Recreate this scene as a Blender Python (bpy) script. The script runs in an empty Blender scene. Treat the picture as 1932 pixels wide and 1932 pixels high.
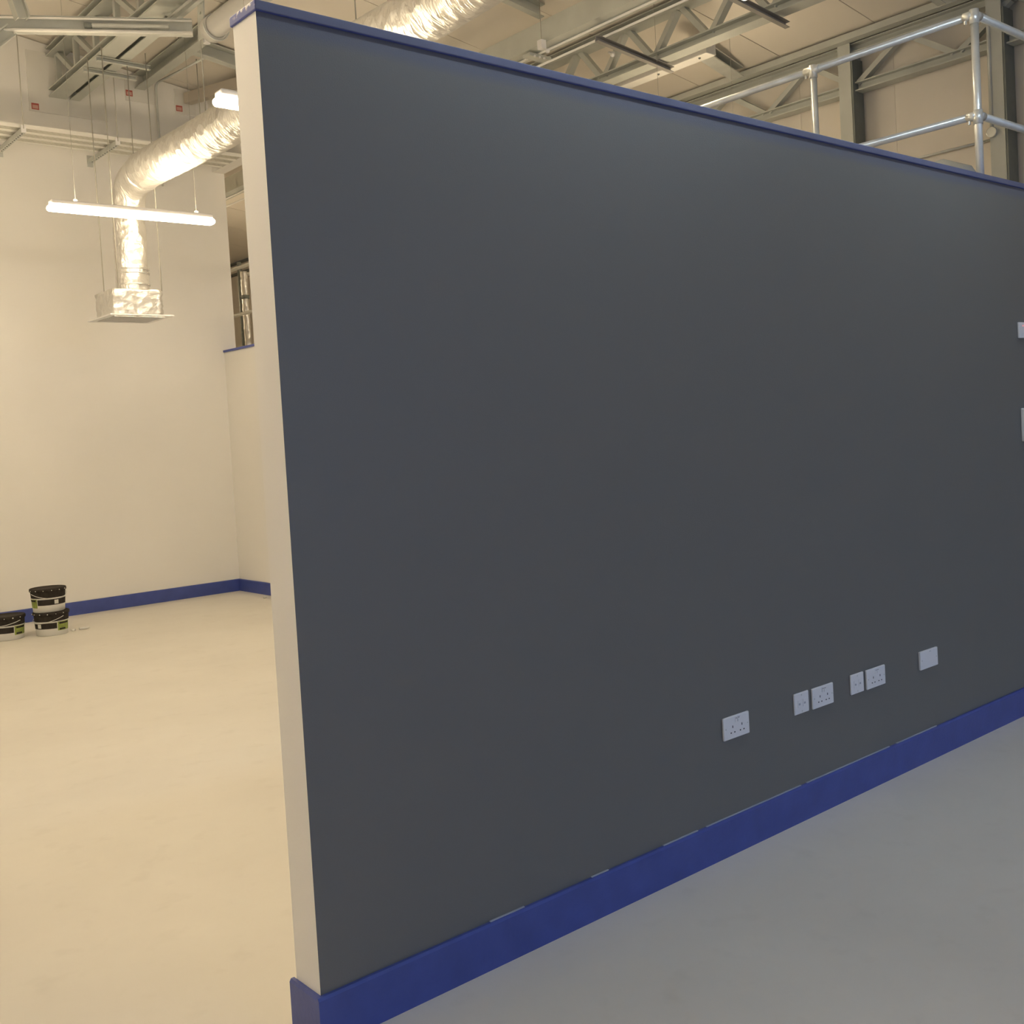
import bpy, bmesh, math, random
from mathutils import Vector, Matrix
random.seed(7)
S = bpy.context.scene
COL = S.collection

# ------------------------------------------------------------------ camera
W = 1932.0
FPX, CX, CY = 2011.0, 958.09, 901.9
yaw, pitch, roll = [math.radians(a) for a in (49.806, -2.3602, -3.2915)]
fw = Vector((math.cos(pitch)*math.cos(yaw), math.cos(pitch)*math.sin(yaw), math.sin(pitch)))
r0 = Vector((math.sin(yaw), -math.cos(yaw), 0)); u0 = r0.cross(fw)
rt = r0*math.cos(roll) + u0*math.sin(roll); up = -r0*math.sin(roll) + u0*math.cos(roll)
cam = bpy.data.cameras.new('camera'); cam_o = bpy.data.objects.new('camera', cam); COL.objects.link(cam_o)
cam.sensor_fit = 'HORIZONTAL'; cam.sensor_width = 36.0; cam.lens = FPX/W*36.0
cam.shift_x = (W/2-CX)/W; cam.shift_y = (CY-W/2)/W
cam.clip_start = .05; cam.clip_end = 200
m = Matrix((rt, up, -fw)).transposed().to_4x4(); m.translation = Vector((0, 0, 1.64))
cam_o.matrix_world = m
S.camera = cam_o

# ------------------------------------------------------------------ daylight outside + exposure
wd = bpy.data.worlds.new('World'); S.world = wd; wd.use_nodes = True
bg = wd.node_tree.nodes['Background']; bg.inputs[1].default_value = 2.3
_nt = wd.node_tree; _tc = _nt.nodes.new('ShaderNodeTexCoord'); _sp = _nt.nodes.new('ShaderNodeSeparateXYZ'); _mr = _nt.nodes.new('ShaderNodeMapRange'); _mx = _nt.nodes.new('ShaderNodeMix')
_mr.inputs['From Min'].default_value = -.02; _mr.inputs['From Max'].default_value = .02; _mx.data_type = 'RGBA'
_mx.inputs['A'].default_value = (.13, .14, .16, 1); _mx.inputs['B'].default_value = (.40, .58, 1.0, 1)       # ground, sky
_nt.links.new(_tc.outputs['Generated'], _sp.inputs[0]); _nt.links.new(_sp.outputs['Z'], _mr.inputs['Value'])
_nt.links.new(_mr.outputs[0], _mx.inputs['Factor']); _nt.links.new(_mx.outputs['Result'], bg.inputs[0])
S.view_settings.view_transform = 'Standard'; S.view_settings.look = 'None'
S.view_settings.exposure = 0.0; S.view_settings.gamma = 1.0; S.view_settings.use_curve_mapping = False
LAMP = 50.0            # radiance of the luminaire diffusers
LAMP_COL = (1.0, .80, .52)

# ------------------------------------------------------------------ materials
MATS = {}
def mat(name, col, rough=.6, metal=0.0, var=0.0, vscale=6.0, bump=0.0, bscale=40.0, spec=.5, coat=0.0):
    if name in MATS: return MATS[name]
    m = bpy.data.materials.new(name); m.use_nodes = True; MATS[name] = m
    nt = m.node_tree; b = nt.nodes['Principled BSDF']
    b.inputs['Base Color'].default_value = (*col, 1); b.inputs['Roughness'].default_value = rough
    b.inputs['Metallic'].default_value = metal; b.inputs['Specular IOR Level'].default_value = spec
    b.inputs['Coat Weight'].default_value = coat
    tc = nt.nodes.new('ShaderNodeTexCoord')
    if var:
        n = nt.nodes.new('ShaderNodeTexNoise'); n.inputs['Scale'].default_value = vscale; n.inputs['Detail'].default_value = 5
        nt.links.new(tc.outputs['Object'], n.inputs['Vector'])
        r = nt.nodes.new('ShaderNodeValToRGB')
        r.color_ramp.elements[0].position = .3; r.color_ramp.elements[1].position = .7
        r.color_ramp.elements[0].color = (*[max(0, c*(1-var)) for c in col], 1)
        r.color_ramp.elements[1].color = (*[min(1, c*(1+var)) for c in col], 1)
        nt.links.new(n.outputs['Fac'], r.inputs[0]); nt.links.new(r.outputs[0], b.inputs['Base Color'])
    if bump:
        n2 = nt.nodes.new('ShaderNodeTexNoise'); n2.inputs['Scale'].default_value = bscale; n2.inputs['Detail'].default_value = 4
        nt.links.new(tc.outputs['Object'], n2.inputs['Vector'])
        bp = nt.nodes.new('ShaderNodeBump'); bp.inputs['Strength'].default_value = bump; bp.inputs['Distance'].default_value = .02
        nt.links.new(n2.outputs['Fac'], bp.inputs['Height']); nt.links.new(bp.outputs[0], b.inputs['Normal'])
    return m
def emit(name, col, st):
    m = bpy.data.materials.new(name); m.use_nodes = True; MATS[name] = m
    b = m.node_tree.nodes['Principled BSDF']; b.inputs['Base Color'].default_value = (.8, .8, .8, 1)
    b.inputs['Emission Color'].default_value = (*col, 1); b.inputs['Emission Strength'].default_value = st
    return m

M_white = mat('white_wall_paint', (.86, .85, .83), .55, var=.015, vscale=1.5, bump=.04, bscale=120)
M_endwhite = mat('white_end_paint', (.87, .86, .85), .5, bump=.03, bscale=90)
M_blue = mat('blue_gloss_paint', (.055, .085, .33), .38, var=.10, vscale=9, bump=.05, bscale=60)
M_steel = mat('galvanised_steel', (.56, .58, .56), .5, .15, var=.10, vscale=5)
M_steel2 = mat('grey_painted_steel', (.52, .54, .51), .55, .05, var=.08, vscale=3)
M_dsteel = mat('dark_grey_steel', (.20, .22, .21), .6, .1, var=.12, vscale=6)
M_tube = mat('bright_galvanised_tube', (.70, .72, .70), .32, .55, var=.08, vscale=12)
M_rod = mat('zinc_threaded_rod', (.42, .41, .37), .5, .4)
M_white_pl = mat('white_plastic', (.80, .80, .82), .35)
M_flange = mat('bright_tray_edge', (.85, .84, .80), .4, .1)
M_boxed = mat('brown_grey_boxing', (.50, .45, .39), .6, var=.03)
M_strut = mat('dull_strut_steel', (.30, .29, .28), .6, .1, var=.1)
M_brightpipe = mat('bright_white_conduit', (.92, .91, .88), .35)
M_dark = mat('dark_recess', (.03, .03, .035), .7)
M_roof = mat('cream_roof_liner', (.80, .75, .68), .5, var=.03, vscale=.8)
M_clad = mat('cream_wall_cladding', (.78, .73, .66), .5, var=.03, vscale=.8)
M_pipe = mat('grey_plastic_pipe', (.52, .52, .51), .4, var=.03, vscale=4)
M_black = mat('black_bucket_plastic', (.035, .030, .026), .75, var=.3, vscale=30, spec=.15)
M_green = mat('green_bucket_label', (.24, .30, .06), .5, var=.35, vscale=18)
M_bwhite = mat('white_bucket_plastic', (.72, .72, .70), .4)
M_red = mat('red_warning_sticker', (.45, .10, .08), .5)
M_stickw = mat('sticker_print', (.62, .38, .33), .5)
M_caulk = mat('unpainted_filler', (.42, .44, .50), .6)
M_board = mat('fire_board', (.78, .77, .74), .6, var=.02)
M_lamp = emit('luminaire_diffuser', LAMP_COL, LAMP)
M_led = emit('red_indicator', (1, .06, .04), 3)
M_slab = mat('mezzanine_deck', (.32, .30, .27), .7, var=.1)
M_tape = mat('grey_foil_tape', (.75, .75, .74), .25, .8, bump=.3, bscale=25)

def foil():
    m = mat('aluminium_foil', (.70, .69, .67), .42, .8)
    nt = m.node_tree; b = nt.nodes['Principled BSDF']; tc = nt.nodes.new('ShaderNodeTexCoord')
    n1 = nt.nodes.new('ShaderNodeTexNoise'); n1.inputs['Scale'].default_value = 9; n1.inputs['Detail'].default_value = 3; n1.inputs['Distortion'].default_value = .8
    n2 = nt.nodes.new('ShaderNodeTexVoronoi'); n2.inputs['Scale'].default_value = 11
    ad = nt.nodes.new('ShaderNodeMath'); ad.operation = 'ADD'
    mp = nt.nodes.new('ShaderNodeMapping'); mp.inputs['Scale'].default_value = (1.0, 3.2, 1.0)
    nt.links.new(tc.outputs['Object'], mp.inputs['Vector']); nt.links.new(mp.outputs[0], n1.inputs['Vector']); nt.links.new(tc.outputs['Object'], n2.inputs['Vector'])
    nt.links.new(n1.outputs['Fac'], ad.inputs[0]); nt.links.new(n2.outputs['Distance'], ad.inputs[1])
    bp = nt.nodes.new('ShaderNodeBump'); bp.inputs['Strength'].default_value = .55; bp.inputs['Distance'].default_value = .03
    nt.links.new(ad.outputs[0], bp.inputs['Height']); nt.links.new(bp.outputs[0], b.inputs['Normal'])
    return m
M_foil = foil()

def dark_paint():
    m = mat('charcoal_wall_paint', (.098, .101, .100), .42, spec=.5)
    nt = m.node_tree; b = nt.nodes['Principled BSDF']; tc = nt.nodes.new('ShaderNodeTexCoord')
    sep = nt.nodes.new('ShaderNodeSeparateXYZ'); nt.links.new(tc.outputs['Object'], sep.inputs[0])
    n = nt.nodes.new('ShaderNodeTexNoise'); n.inputs['Scale'].default_value = 3; n.inputs['Detail'].default_value = 3
    nt.links.new(tc.outputs['Object'], n.inputs['Vector'])
    wob = nt.nodes.new('ShaderNodeMath'); wob.operation = 'MULTIPLY_ADD'; wob.inputs[1].default_value = .02
    nt.links.new(n.outputs['Fac'], wob.inputs[0]); nt.links.new(sep.outputs['Z'], wob.inputs[2])
    mr = nt.nodes.new('ShaderNodeMapRange'); mr.inputs['From Min'].default_value = 2.735; mr.inputs['From Max'].default_value = 2.765
    nt.links.new(wob.outputs[0], mr.inputs['Value'])
    mx = nt.nodes.new('ShaderNodeMix'); mx.data_type = 'RGBA'
    mx.inputs['A'].default_value = (.155, .154, .148, 1); mx.inputs['B'].default_value = (.125, .132, .170, 1)
    nt.links.new(mr.outputs[0], mx.inputs['Factor']); nt.links.new(mx.outputs['Result'], b.inputs['Base Color'])
    n2 = nt.nodes.new('ShaderNodeTexNoise'); n2.inputs['Scale'].default_value = 260; n2.inputs['Detail'].default_value = 2
    nt.links.new(tc.outputs['Object'], n2.inputs['Vector'])
    bp = nt.nodes.new('ShaderNodeBump'); bp.inputs['Strength'].default_value = .12; bp.inputs['Distance'].default_value = .004
    nt.links.new(n2.outputs['Fac'], bp.inputs['Height']); nt.links.new(bp.outputs[0], b.inputs['Normal'])
    return m
M_charcoal = dark_paint()

def floor_paint():
    m = mat('sealed_screed', (.66, .62, .55), .5)
    nt = m.node_tree; b = nt.nodes['Principled BSDF']; tc = nt.nodes.new('ShaderNodeTexCoord')
    n = nt.nodes.new('ShaderNodeTexNoise'); n.inputs['Scale'].default_value = .9; n.inputs['Detail'].default_value = 6; n.inputs['Roughness'].default_value = .6
    n2 = nt.nodes.new('ShaderNodeTexNoise'); n2.inputs['Scale'].default_value = 7; n2.inputs['Detail'].default_value = 5
    r = nt.nodes.new('ShaderNodeValToRGB'); r.color_ramp.elements[0].position = .3; r.color_ramp.elements[1].position = .68
    r.color_ramp.elements[0].color = (.67, .642, .59, 1); r.color_ramp.elements[1].color = (.74, .715, .66, 1)
    r2 = nt.nodes.new('ShaderNodeValToRGB'); r2.color_ramp.elements[0].position = .25; r2.color_ramp.elements[1].position = .42
    r2.color_ramp.elements[0].color = (.88, .87, .86, 1); r2.color_ramp.elements[1].color = (1, 1, 1, 1)
    mx = nt.nodes.new('ShaderNodeMix'); mx.data_type = 'RGBA'; mx.blend_type = 'MULTIPLY'; mx.inputs['Factor'].default_value = .5
    for q in (n, n2): nt.links.new(tc.outputs['Object'], q.inputs['Vector'])
    nt.links.new(n.outputs['Fac'], r.inputs[0]); nt.links.new(n2.outputs['Fac'], r2.inputs[0])
    nt.links.new(r.outputs[0], mx.inputs['A']); nt.links.new(r2.outputs[0], mx.inputs['B'])
    nt.links.new(mx.outputs['Result'], b.inputs['Base Color'])
    bp = nt.nodes.new('ShaderNodeBump'); bp.inputs['Strength'].default_value = .05; bp.inputs['Distance'].default_value = .01
    nt.links.new(n2.outputs['Fac'], bp.inputs['Height']); nt.links.new(bp.outputs[0], b.inputs['Normal'])
    return m
M_floor = floor_paint()

def cap_paint():
    m = mat('chipped_blue_cap_paint', (.065, .095, .40), .4)
    nt = m.node_tree; b = nt.nodes['Principled BSDF']; tc = nt.nodes.new('ShaderNodeTexCoord')
    sep = nt.nodes.new('ShaderNodeSeparateXYZ'); nt.links.new(tc.outputs['Object'], sep.inputs[0])
    n = nt.nodes.new('ShaderNodeTexNoise'); n.inputs['Scale'].default_value = 55; n.inputs['Detail'].default_value = 3
    nt.links.new(tc.outputs['Object'], n.inputs['Vector'])
    mr = nt.nodes.new('ShaderNodeMapRange'); mr.inputs['From Min'].default_value = .50; mr.inputs['From Max'].default_value = .60
    nt.links.new(n.outputs['Fac'], mr.inputs['Value'])
    mz = nt.nodes.new('ShaderNodeMapRange'); mz.inputs['From Min'].default_value = 2.795; mz.inputs['From Max'].default_value = 2.806
    nt.links.new(sep.outputs['Z'], mz.inputs['Value'])
    mxx = nt.nodes.new('ShaderNodeMapRange'); mxx.inputs['From Min'].default_value = 1.42; mxx.inputs['From Max'].default_value = 1.39
    nt.links.new(sep.outputs['X'], mxx.inputs['Value'])
    p = nt.nodes.new('ShaderNodeMath'); p.operation = 'MULTIPLY'; q = nt.nodes.new('ShaderNodeMath'); q.operation = 'MULTIPLY'
    nt.links.new(mr.outputs[0], p.inputs[0]); nt.links.new(mz.outputs[0], p.inputs[1])
    nt.links.new(p.outputs[0], q.inputs[0]); nt.links.new(mxx.outputs[0], q.inputs[1])
    mx = nt.nodes.new('ShaderNodeMix'); mx.data_type = 'RGBA'
    mx.inputs['A'].default_value = (.075, .105, .40, 1); mx.inputs['B'].default_value = (.75, .75, .78, 1)
    nt.links.new(q.outputs[0], mx.inputs['Factor']); nt.links.new(mx.outputs['Result'], b.inputs['Base Color'])
    return m
M_cap = cap_paint()

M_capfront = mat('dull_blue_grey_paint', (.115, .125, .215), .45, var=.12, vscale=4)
def tray_metal():
    m = mat('perforated_tray_steel', (.55, .54, .48), .45, .35)
    nt = m.node_tree; b = nt.nodes['Principled BSDF']; tc = nt.nodes.new('ShaderNodeTexCoord')
    br = nt.nodes.new('ShaderNodeTexBrick'); br.inputs['Scale'].default_value = 1
    br.inputs['Brick Width'].default_value = .055; br.inputs['Row Height'].default_value = .04; br.inputs['Mortar Size'].default_value = .019
    br.inputs['Color1'].default_value = (.20, .19, .16, 1); br.inputs['Color2'].default_value = (.22, .21, .17, 1); br.inputs['Mortar'].default_value = (.62, .61, .55, 1)
    nt.links.new(tc.outputs['Object'], br.inputs['Vector']); nt.links.new(br.outputs['Color'], b.inputs['Base Color'])
    return m
M_tray = tray_metal()

def clad_relief(m):
    nt = m.node_tree; b = nt.nodes['Principled BSDF']; tc = nt.nodes.new('ShaderNodeTexCoord')
    wv = nt.nodes.new('ShaderNodeTexWave'); wv.bands_direction = 'Y'; wv.inputs['Scale'].default_value = 3.1
    nt.links.new(tc.outputs['Object'], wv.inputs['Vector'])
    bp = nt.nodes.new('ShaderNodeBump'); bp.inputs['Strength'].default_value = .15; bp.inputs['Distance'].default_value = .008
    nt.links.new(wv.outputs['Fac'], bp.inputs['Height']); nt.links.new(bp.outputs[0], b.inputs['Normal'])
clad_relief(M_clad)

# ------------------------------------------------------------------ mesh helpers
def bbox(bm, x0, x1, y0, y1, z0, z1, mi=0):
    v = [bm.verts.new(p) for p in ((x0,y0,z0),(x1,y0,z0),(x1,y1,z0),(x0,y1,z0),(x0,y0,z1),(x1,y0,z1),(x1,y1,z1),(x0,y1,z1))]
    fs = [bm.faces.new([v[i] for i in q]) for q in ((3,2,1,0),(4,5,6,7),(0,1,5,4),(1,2,6,5),(2,3,7,6),(3,0,4,7))]
    for f in fs: f.material_index = mi
    return fs
def frame_of(d, upv=(0,0,1)):
    d = Vector(d).normalized(); upv = Vector(upv)
    if abs(d.dot(upv)) > .98: upv = Vector((1,0,0)) if abs(d.x) < .9 else Vector((0,1,0))
    s = d.cross(upv).normalized(); return d, s, s.cross(d).normalized()
def bar(bm, a, b, w, h, upv=(0,0,1)):
    """rectangular bar from a to b; w across, h along the up side"""
    a, b = Vector(a), Vector(b); d, s, u = frame_of(b-a, upv)
    v = []
    for p in (a, b):
        for i, j in ((-1,-1),(1,-1),(1,1),(-1,1)): v.append(bm.verts.new(p + s*(i*w/2) + u*(j*h/2)))
    for q in ((3,2,1,0),(4,5,6,7),(0,1,5,4),(1,2,6,5),(2,3,7,6),(3,0,4,7)): bm.faces.new([v[i] for i in q])
def profile(bm, a, b, pts, upv=(0,0,1)):
    """extrude a closed section given in (side, up) from a to b"""
    a, b = Vector(a), Vector(b); d, s, u = frame_of(b-a, upv)
    A = [bm.verts.new(a + s*x + u*y) for x, y in pts]; B = [bm.verts.new(b + s*x + u*y) for x, y in pts]
    n = len(pts)
    for i in range(n): bm.faces.new((A[i], A[(i+1)%n], B[(i+1)%n], B[i]))
    bm.faces.new(A[::-1]); bm.faces.new(B)
def chan(w, h, t):            # C channel opening to +side
    return [(-w/2,-h/2),(w/2,-h/2),(w/2,-h/2+t),(-w/2+t,-h/2+t),(-w/2+t,h/2-t),(w/2,h/2-t),(w/2,h/2),(-w/2,h/2)]
def ibeam(w, h, tf, tw):
    return [(-w/2,-h/2),(w/2,-h/2),(w/2,-h/2+tf),(tw/2,-h/2+tf),(tw/2,h/2-tf),(w/2,h/2-tf),(w/2,h/2),(-w/2,h/2),(-w/2,h/2-tf),(-tw/2,h/2-tf),(-tw/2,-h/2+tf),(-w/2,-h/2+tf)]
def angle(w, h, t):
    return [(-w/2,-h/2),(w/2,-h/2),(w/2,-h/2+t),(-w/2+t,-h/2+t),(-w/2+t,h/2),(-w/2,h/2)]
def tube(bm, pts, r, n=12, caps=True, rfun=None):
    pts = [Vector(p) for p in pts]; rings = []
    for k, p in enumerate(pts):
        d = (pts[min(k+1, len(pts)-1)] - pts[max(k-1, 0)]).normalized()
        if k == 0: _, s, u = frame_of(d)
        else:
            s = (s - d*s.dot(d)).normalized(); u = s.cross(d).normalized()
        rings.append([bm.verts.new(p + (s*math.cos(2*math.pi*i/n) + u*math.sin(2*math.pi*i/n))*(rfun(k, i, p) if rfun else r)) for i in range(n)])
    for A, B in zip(rings, rings[1:]):
        for i in range(n):
            f = bm.faces.new((A[i], A[(i+1)%n], B[(i+1)%n], B[i])); f.smooth = True
    if caps: bm.faces.new(rings[0][::-1]); bm.faces.new(rings[-1])
def lathe(bm, prof, n=32, c=(0,0)):
    rings = [[bm.verts.new((c[0]+r*math.cos(2*math.pi*i/n), c[1]+r*math.sin(2*math.pi*i/n), z)) for i in range(n)] for r, z in prof]
    for A, B in zip(rings, rings[1:]):
        for i in range(n):
            f = bm.faces.new((A[i], A[(i+1)%n], B[(i+1)%n], B[i])); f.smooth = True
    if prof[0][0] > 1e-4: bm.faces.new(rings[0][::-1])
    if prof[-1][0] > 1e-4: bm.faces.new(rings[-1])
def bend(p0, p1, p2, rad, n=6):
    """points rounding the corner p1"""
    p0, p1, p2 = Vector(p0), Vector(p1), Vector(p2)
    a = p1 + (p0-p1).normalized()*rad; b = p1 + (p2-p1).normalized()*rad
    return [a*(1-t)**2 + p1*2*t*(1-t) + b*t*t for t in [i/n for i in range(n+1)]]
def obj(name, bm, mats, parent=None, bevel=0, seg=2, loc=None):
    bmesh.ops.recalc_face_normals(bm, faces=bm.faces[:])
    me = bpy.data.meshes.new(name); bm.to_mesh(me); bm.free()
    for k in (mats if isinstance(mats, (list, tuple)) else [mats]): me.materials.append(k)
    o = bpy.data.objects.new(name, me); COL.objects.link(o)
    if parent is not None: o.parent = parent
    if loc is not None: o.location = loc
    if bevel:
        b = o.modifiers.new('bevel', 'BEVEL'); b.width = bevel; b.segments = seg; b.limit_method = 'ANGLE'; b.angle_limit = math.radians(35)
    return o
def B(): return bmesh.new()
def boxo(name, x0, x1, y0, y1, z0, z1, mats, parent=None, bevel=0, loc=None):
    bm = B(); bbox(bm, x0, x1, y0, y1, z0, z1); return obj(name, bm, mats, parent, bevel, loc=loc)
def baro(name, a, b, w, h, mats, parent=None, bevel=0, upv=(0,0,1)):
    bm = B(); bar(bm, a, b, w, h, upv); return obj(name, bm, mats, parent, bevel)
def tubeo(name, pts, r, mats, parent=None, n=12):
    bm = B(); tube(bm, pts, r, n); return obj(name, bm, mats, parent)
def profo(name, a, b, pts, mats, parent=None, upv=(0,0,1)):
    bm = B(); profile(bm, a, b, pts, upv); return obj(name, bm, mats, parent)
def tag(o, label, cat, group=None):
    o['label'] = label; o['category'] = cat
    if group: o['group'] = group
    return o
def struct(o, label=None):
    o['kind'] = 'structure'
    if label: o['label'] = label
    return o
def thing(name, label, cat, loc=(0,0,0), group=None):
    o = bpy.data.objects.new(name, None); COL.objects.link(o); o.location = loc; o.empty_display_size = .1
    return tag(o, label, cat, group)
def copy_tree(root, loc, label, group=None):
    r = root.copy(); COL.objects.link(r); r.location = loc; r['label'] = label
    if group: r['group'] = group
    def rec(src, dst):
        for ch in src.children:
            c = ch.copy(); COL.objects.link(c); c.parent = dst; rec(ch, c)
    rec(root, r); return r

# ------------------------------------------------------------------ setting
YW, YB2 = 2.553, 2.685            # partition faces
XE = 1.385                        # partition end
XR, YBK = 5.551, 11.512           # inner side wall, back wall
XW, Y0, Y1, XL = 9.40, -6.0, 20.0, -2.2
def zroof(x): return 6.489 - .14*x

fl = struct(boxo('floor', XL, XW+.2, Y0, Y1, -.2, 0, M_floor), 'pale sealed screed floor running past the charcoal partition')

# charcoal partition with a white end
bm = B(); fs = bbox(bm, XE, XW, YW, YB2, 0, 2.785, 0)
for f in fs:
    n = f.calc_center_median()
    f.material_index = 0 if abs(n.y-YW) < .01 else 1
wp = struct(obj('wall_partition', bm, [M_charcoal, M_endwhite]), 'charcoal painted partition wall with white end and blue cap')
cap = struct(boxo('trim_1', XE-.006, XW, YW-.010, YB2+.008, 2.785, 2.812, [M_cap, M_capfront], bevel=.003), 'blue painted cap board on top of the charcoal partition')
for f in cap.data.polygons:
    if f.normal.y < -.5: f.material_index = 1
# skirting round the partition: front run + end return
bm = B()
pr = [(0,0),(.015,0),(.015,.134),(.011,.143),(0,.143)]
def skirt_run(bm, a, b, nrm, h=.143, t=.015):
    a, b, nv = Vector(a), Vector(b), Vector(nrm)
    sec = [(0,0),(t,0),(t,h-.008),(t-.005,h),(0,h)]
    A = [bm.verts.new(a+nv*x+Vector((0,0,z))) for x, z in sec]; Bv = [bm.verts.new(b+nv*x+Vector((0,0,z))) for x, z in sec]
    for i in range(5): bm.faces.new((A[i], A[(i+1)%5], Bv[(i+1)%5], Bv[i]))
    bm.faces.new(A[::-1]); bm.faces.new(Bv)
skirt_run(bm, (XE-.015, YW, 0), (XW, YW, 0), (0,-1,0))
sk = struct(obj('baseboard_front', bm, M_blue), 'blue skirting board along the foot of the charcoal partition')
bm = B(); skirt_run(bm, (XE, YW-.0005, 0), (XE, YB2+.015, 0), (-1,0,0))
struct(obj('baseboard_end', bm, M_blue), 'blue skirting return across the white partition end')
# patches of bare filler along the top of the skirting
for x0, x1 in ((1.98, 2.12), (2.42, 2.50), (2.78, 2.97), (3.02, 3.62), (3.66, 4.30), (4.36, 4.72)):
    boxo('filler_bead', x0, x1, YW-.006, YW-.0002, .1425, .1460, M_caulk, sk)

# back wall of the white room and its skirting
bm = B()
pl = [(XL,0),(XR+.15,0),(XR+.15,zroof(XR+.15)-.01),(XL,zroof(XL)-.01)]
A = [bm.verts.new((x,YBK,z)) for x,z in pl]; Bv = [bm.verts.new((x,YBK+.2,z)) for x,z in pl]
bm.faces.new(A); bm.faces.new(Bv[::-1])
for i in range(4): bm.faces.new((A[i],A[(i+1)%4],Bv[(i+1)%4],Bv[i]))
wb = struct(obj('wall_back', bm, M_white), 'tall white painted back wall behind the paint buckets')
bm = B(); skirt_run(bm, (XL, YBK, 0), (XR, YBK, 0), (0,-1,0), .139)
struct(obj('baseboard_back', bm, M_blue), 'blue skirting board along the white back wall')
# inner side wall: low wall, pier by the corner and header over the opening
bm = B()
bbox(bm, XR, XR+.15, YB2, YBK, 0, 2.765)
bbox(bm, XR, XR+.15, 9.2, YBK, 4.83, zroof(XR)-.03)
struct(obj('wall_side', bm, M_white), 'white side wall with a high opening onto the mezzanine')
struct(boxo('trim_2', XR-.02, XR+.17, 3.3, 11.5, 2.765, 2.79, M_cap, bevel=.003), 'blue cap board on the sill of the high opening')
bm = B(); skirt_run(bm, (XR, YB2, 0), (XR, YBK, 0), (-1,0,0), .139)
struct(obj('baseboard_side', bm, M_blue), 'blue skirting board along the white side wall')
# outer shell
wr = struct(boxo('wall_right', XW+.045, XW+.25, Y0, Y1, 0, zroof(XW)+.06, M_clad), 'cream clad outer wall behind the guard rail')
pm = None
k = 0; y = Y0 + .01
while y < Y1-.05:
    if pm is None:
        o = boxo('cladding_panel', XW, XW+.05, 0, 1.0175, 0, zroof(XW)-.02, M_clad, wr, loc=(0, y, 0)); pm = o.data
    else:
        o = bpy.data.objects.new('cladding_panel', pm); COL.objects.link(o); o.parent = wr; o.location = (0, y, 0)
    y += 1.02
def slab_poly(name, pl, y0, y1, mats, parent=None, loc=None):
    bm = B(); A = [bm.verts.new((x,y0,z)) for x,z in pl]; Bv = [bm.verts.new((x,y1,z)) for x,z in pl]
    bm.faces.new(A); bm.faces.new(Bv[::-1]); n = len(pl)
    for i in range(n): bm.faces.new((A[i],A[(i+1)%n],Bv[(i+1)%n],Bv[i]))
    return obj(name, bm, mats, parent, loc=loc)
struct(slab_poly('wall_far', [(XR+.15,0),(XW,0),(XW,zroof(XW)-.01),(XR+.15,zroof(XR+.15)-.01)], Y1-.2, Y1, M_clad), 'far cladding wall beyond the mezzanine')
struct(slab_poly('wall_beyond', [(XR,0),(XR+.15,0),(XR+.15,zroof(XR+.15)-.01),(XR,zroof(XR)-.03)], YBK+.2, Y1-.2, M_clad), 'cladding wall beyond the white back wall')
struct(slab_poly('wall_left', [(XL-.2,0),(XL,0),(XL,zroof(XL)-.01),(XL-.2,zroof(XL)-.01)], Y0, YBK+.2, M_white), 'white outer wall of the room')
# rear wall with an open loading door that lets daylight in
bm = B()
for x0, x1, z0, z1 in ((XL, 1.5, 0, zroof(1.5)-.03), (7.2, XW, 0, zroof(XW)-.03), (1.5, 7.2, 4.2, zroof(7.2)-.03)):
    bbox(bm, x0, x1, Y0, Y0+.2, z0, z1)
struct(obj('wall_rear', bm, M_white), 'rear wall with open loading door')
# roof
ce = struct(slab_poly('ceiling', [(XL-.2,zroof(XL-.2)+.025),(XW+.25,zroof(XW+.25)+.025),(XW+.25,zroof(XW+.25)+.2),(XL-.2,zroof(XL-.2)+.2)], Y0, Y1, M_dsteel), 'sloping roof of cream liner panels')
pm = None
for k in range(-14, 14):
    y = 6.28 + 1.02*k + .005
    if pm is None:
        o = slab_poly('roof_panel', [(XL,zroof(XL)),(XW,zroof(XW)),(XW,zroof(XW)+.03),(XL,zroof(XL)+.03)], 0, 1.010, M_roof, ce, loc=(0, y, 0)); pm = o.data
    else:
        o = bpy.data.objects.new('roof_panel', pm); COL.objects.link(o); o.parent = ce; o.location = (0, y, 0)
# mezzanine deck
struct(boxo('floor_mezzanine', XR+.15, XW, YB2, Y1-.2, 2.50, 2.726, M_slab), 'mezzanine deck carrying the guard rail')

# ------------------------------------------------------------------ luminaires (light the place)
M_up = emit('uplight_fill', LAMP_COL, 55.0)  # added upward glow that brightens the roof and upper walls
def luminaire():
    t = thing('pendant_light', '', 'light')
    L, Wd = 1.46, .11
    bm = B(); bbox(bm, .02, L-.02, -.048, .048, .020, .062); obj('housing', bm, M_white_pl, t, .012, 3)
    boxo('uplight_fill', .05, L-.05, -.026, .026, .052, .0632, M_up, t)
    bm = B(); bbox(bm, 0, L, -Wd/2, Wd/2, -.030, .022); obj('diffuser', bm, M_lamp, t, .025, 4)
    for x in (.23, L-.16):
        wire = tubeo('suspension_wire', [(0,0,0),(0,0,1)], .0016, M_rod, t, 6); wire.location = (x, 0, .068)
        boxo('wire_clip', x-.012, x+.012, -.012, .012, .060, .084, M_steel, t)
    return t
def hang(root):
    for ch in root.children:
        if ch.name.startswith('suspension_wire'): ch.scale.z = zroof(root.location.x + ch.location.x) - root.location.z - ch.location.z
ZL = 3.73
l0 = luminaire(); l0.location = (2.942, 9.165, ZL)
GL = 'pendant lights hung in rows in the white room'
l0['label'] = 'long lit pendant light hanging in front of the vertical foil duct'; l0['group'] = GL
copy_tree(l0, (2.93, 5.97, ZL), 'lit pendant light half hidden behind the white partition end', GL)
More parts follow.
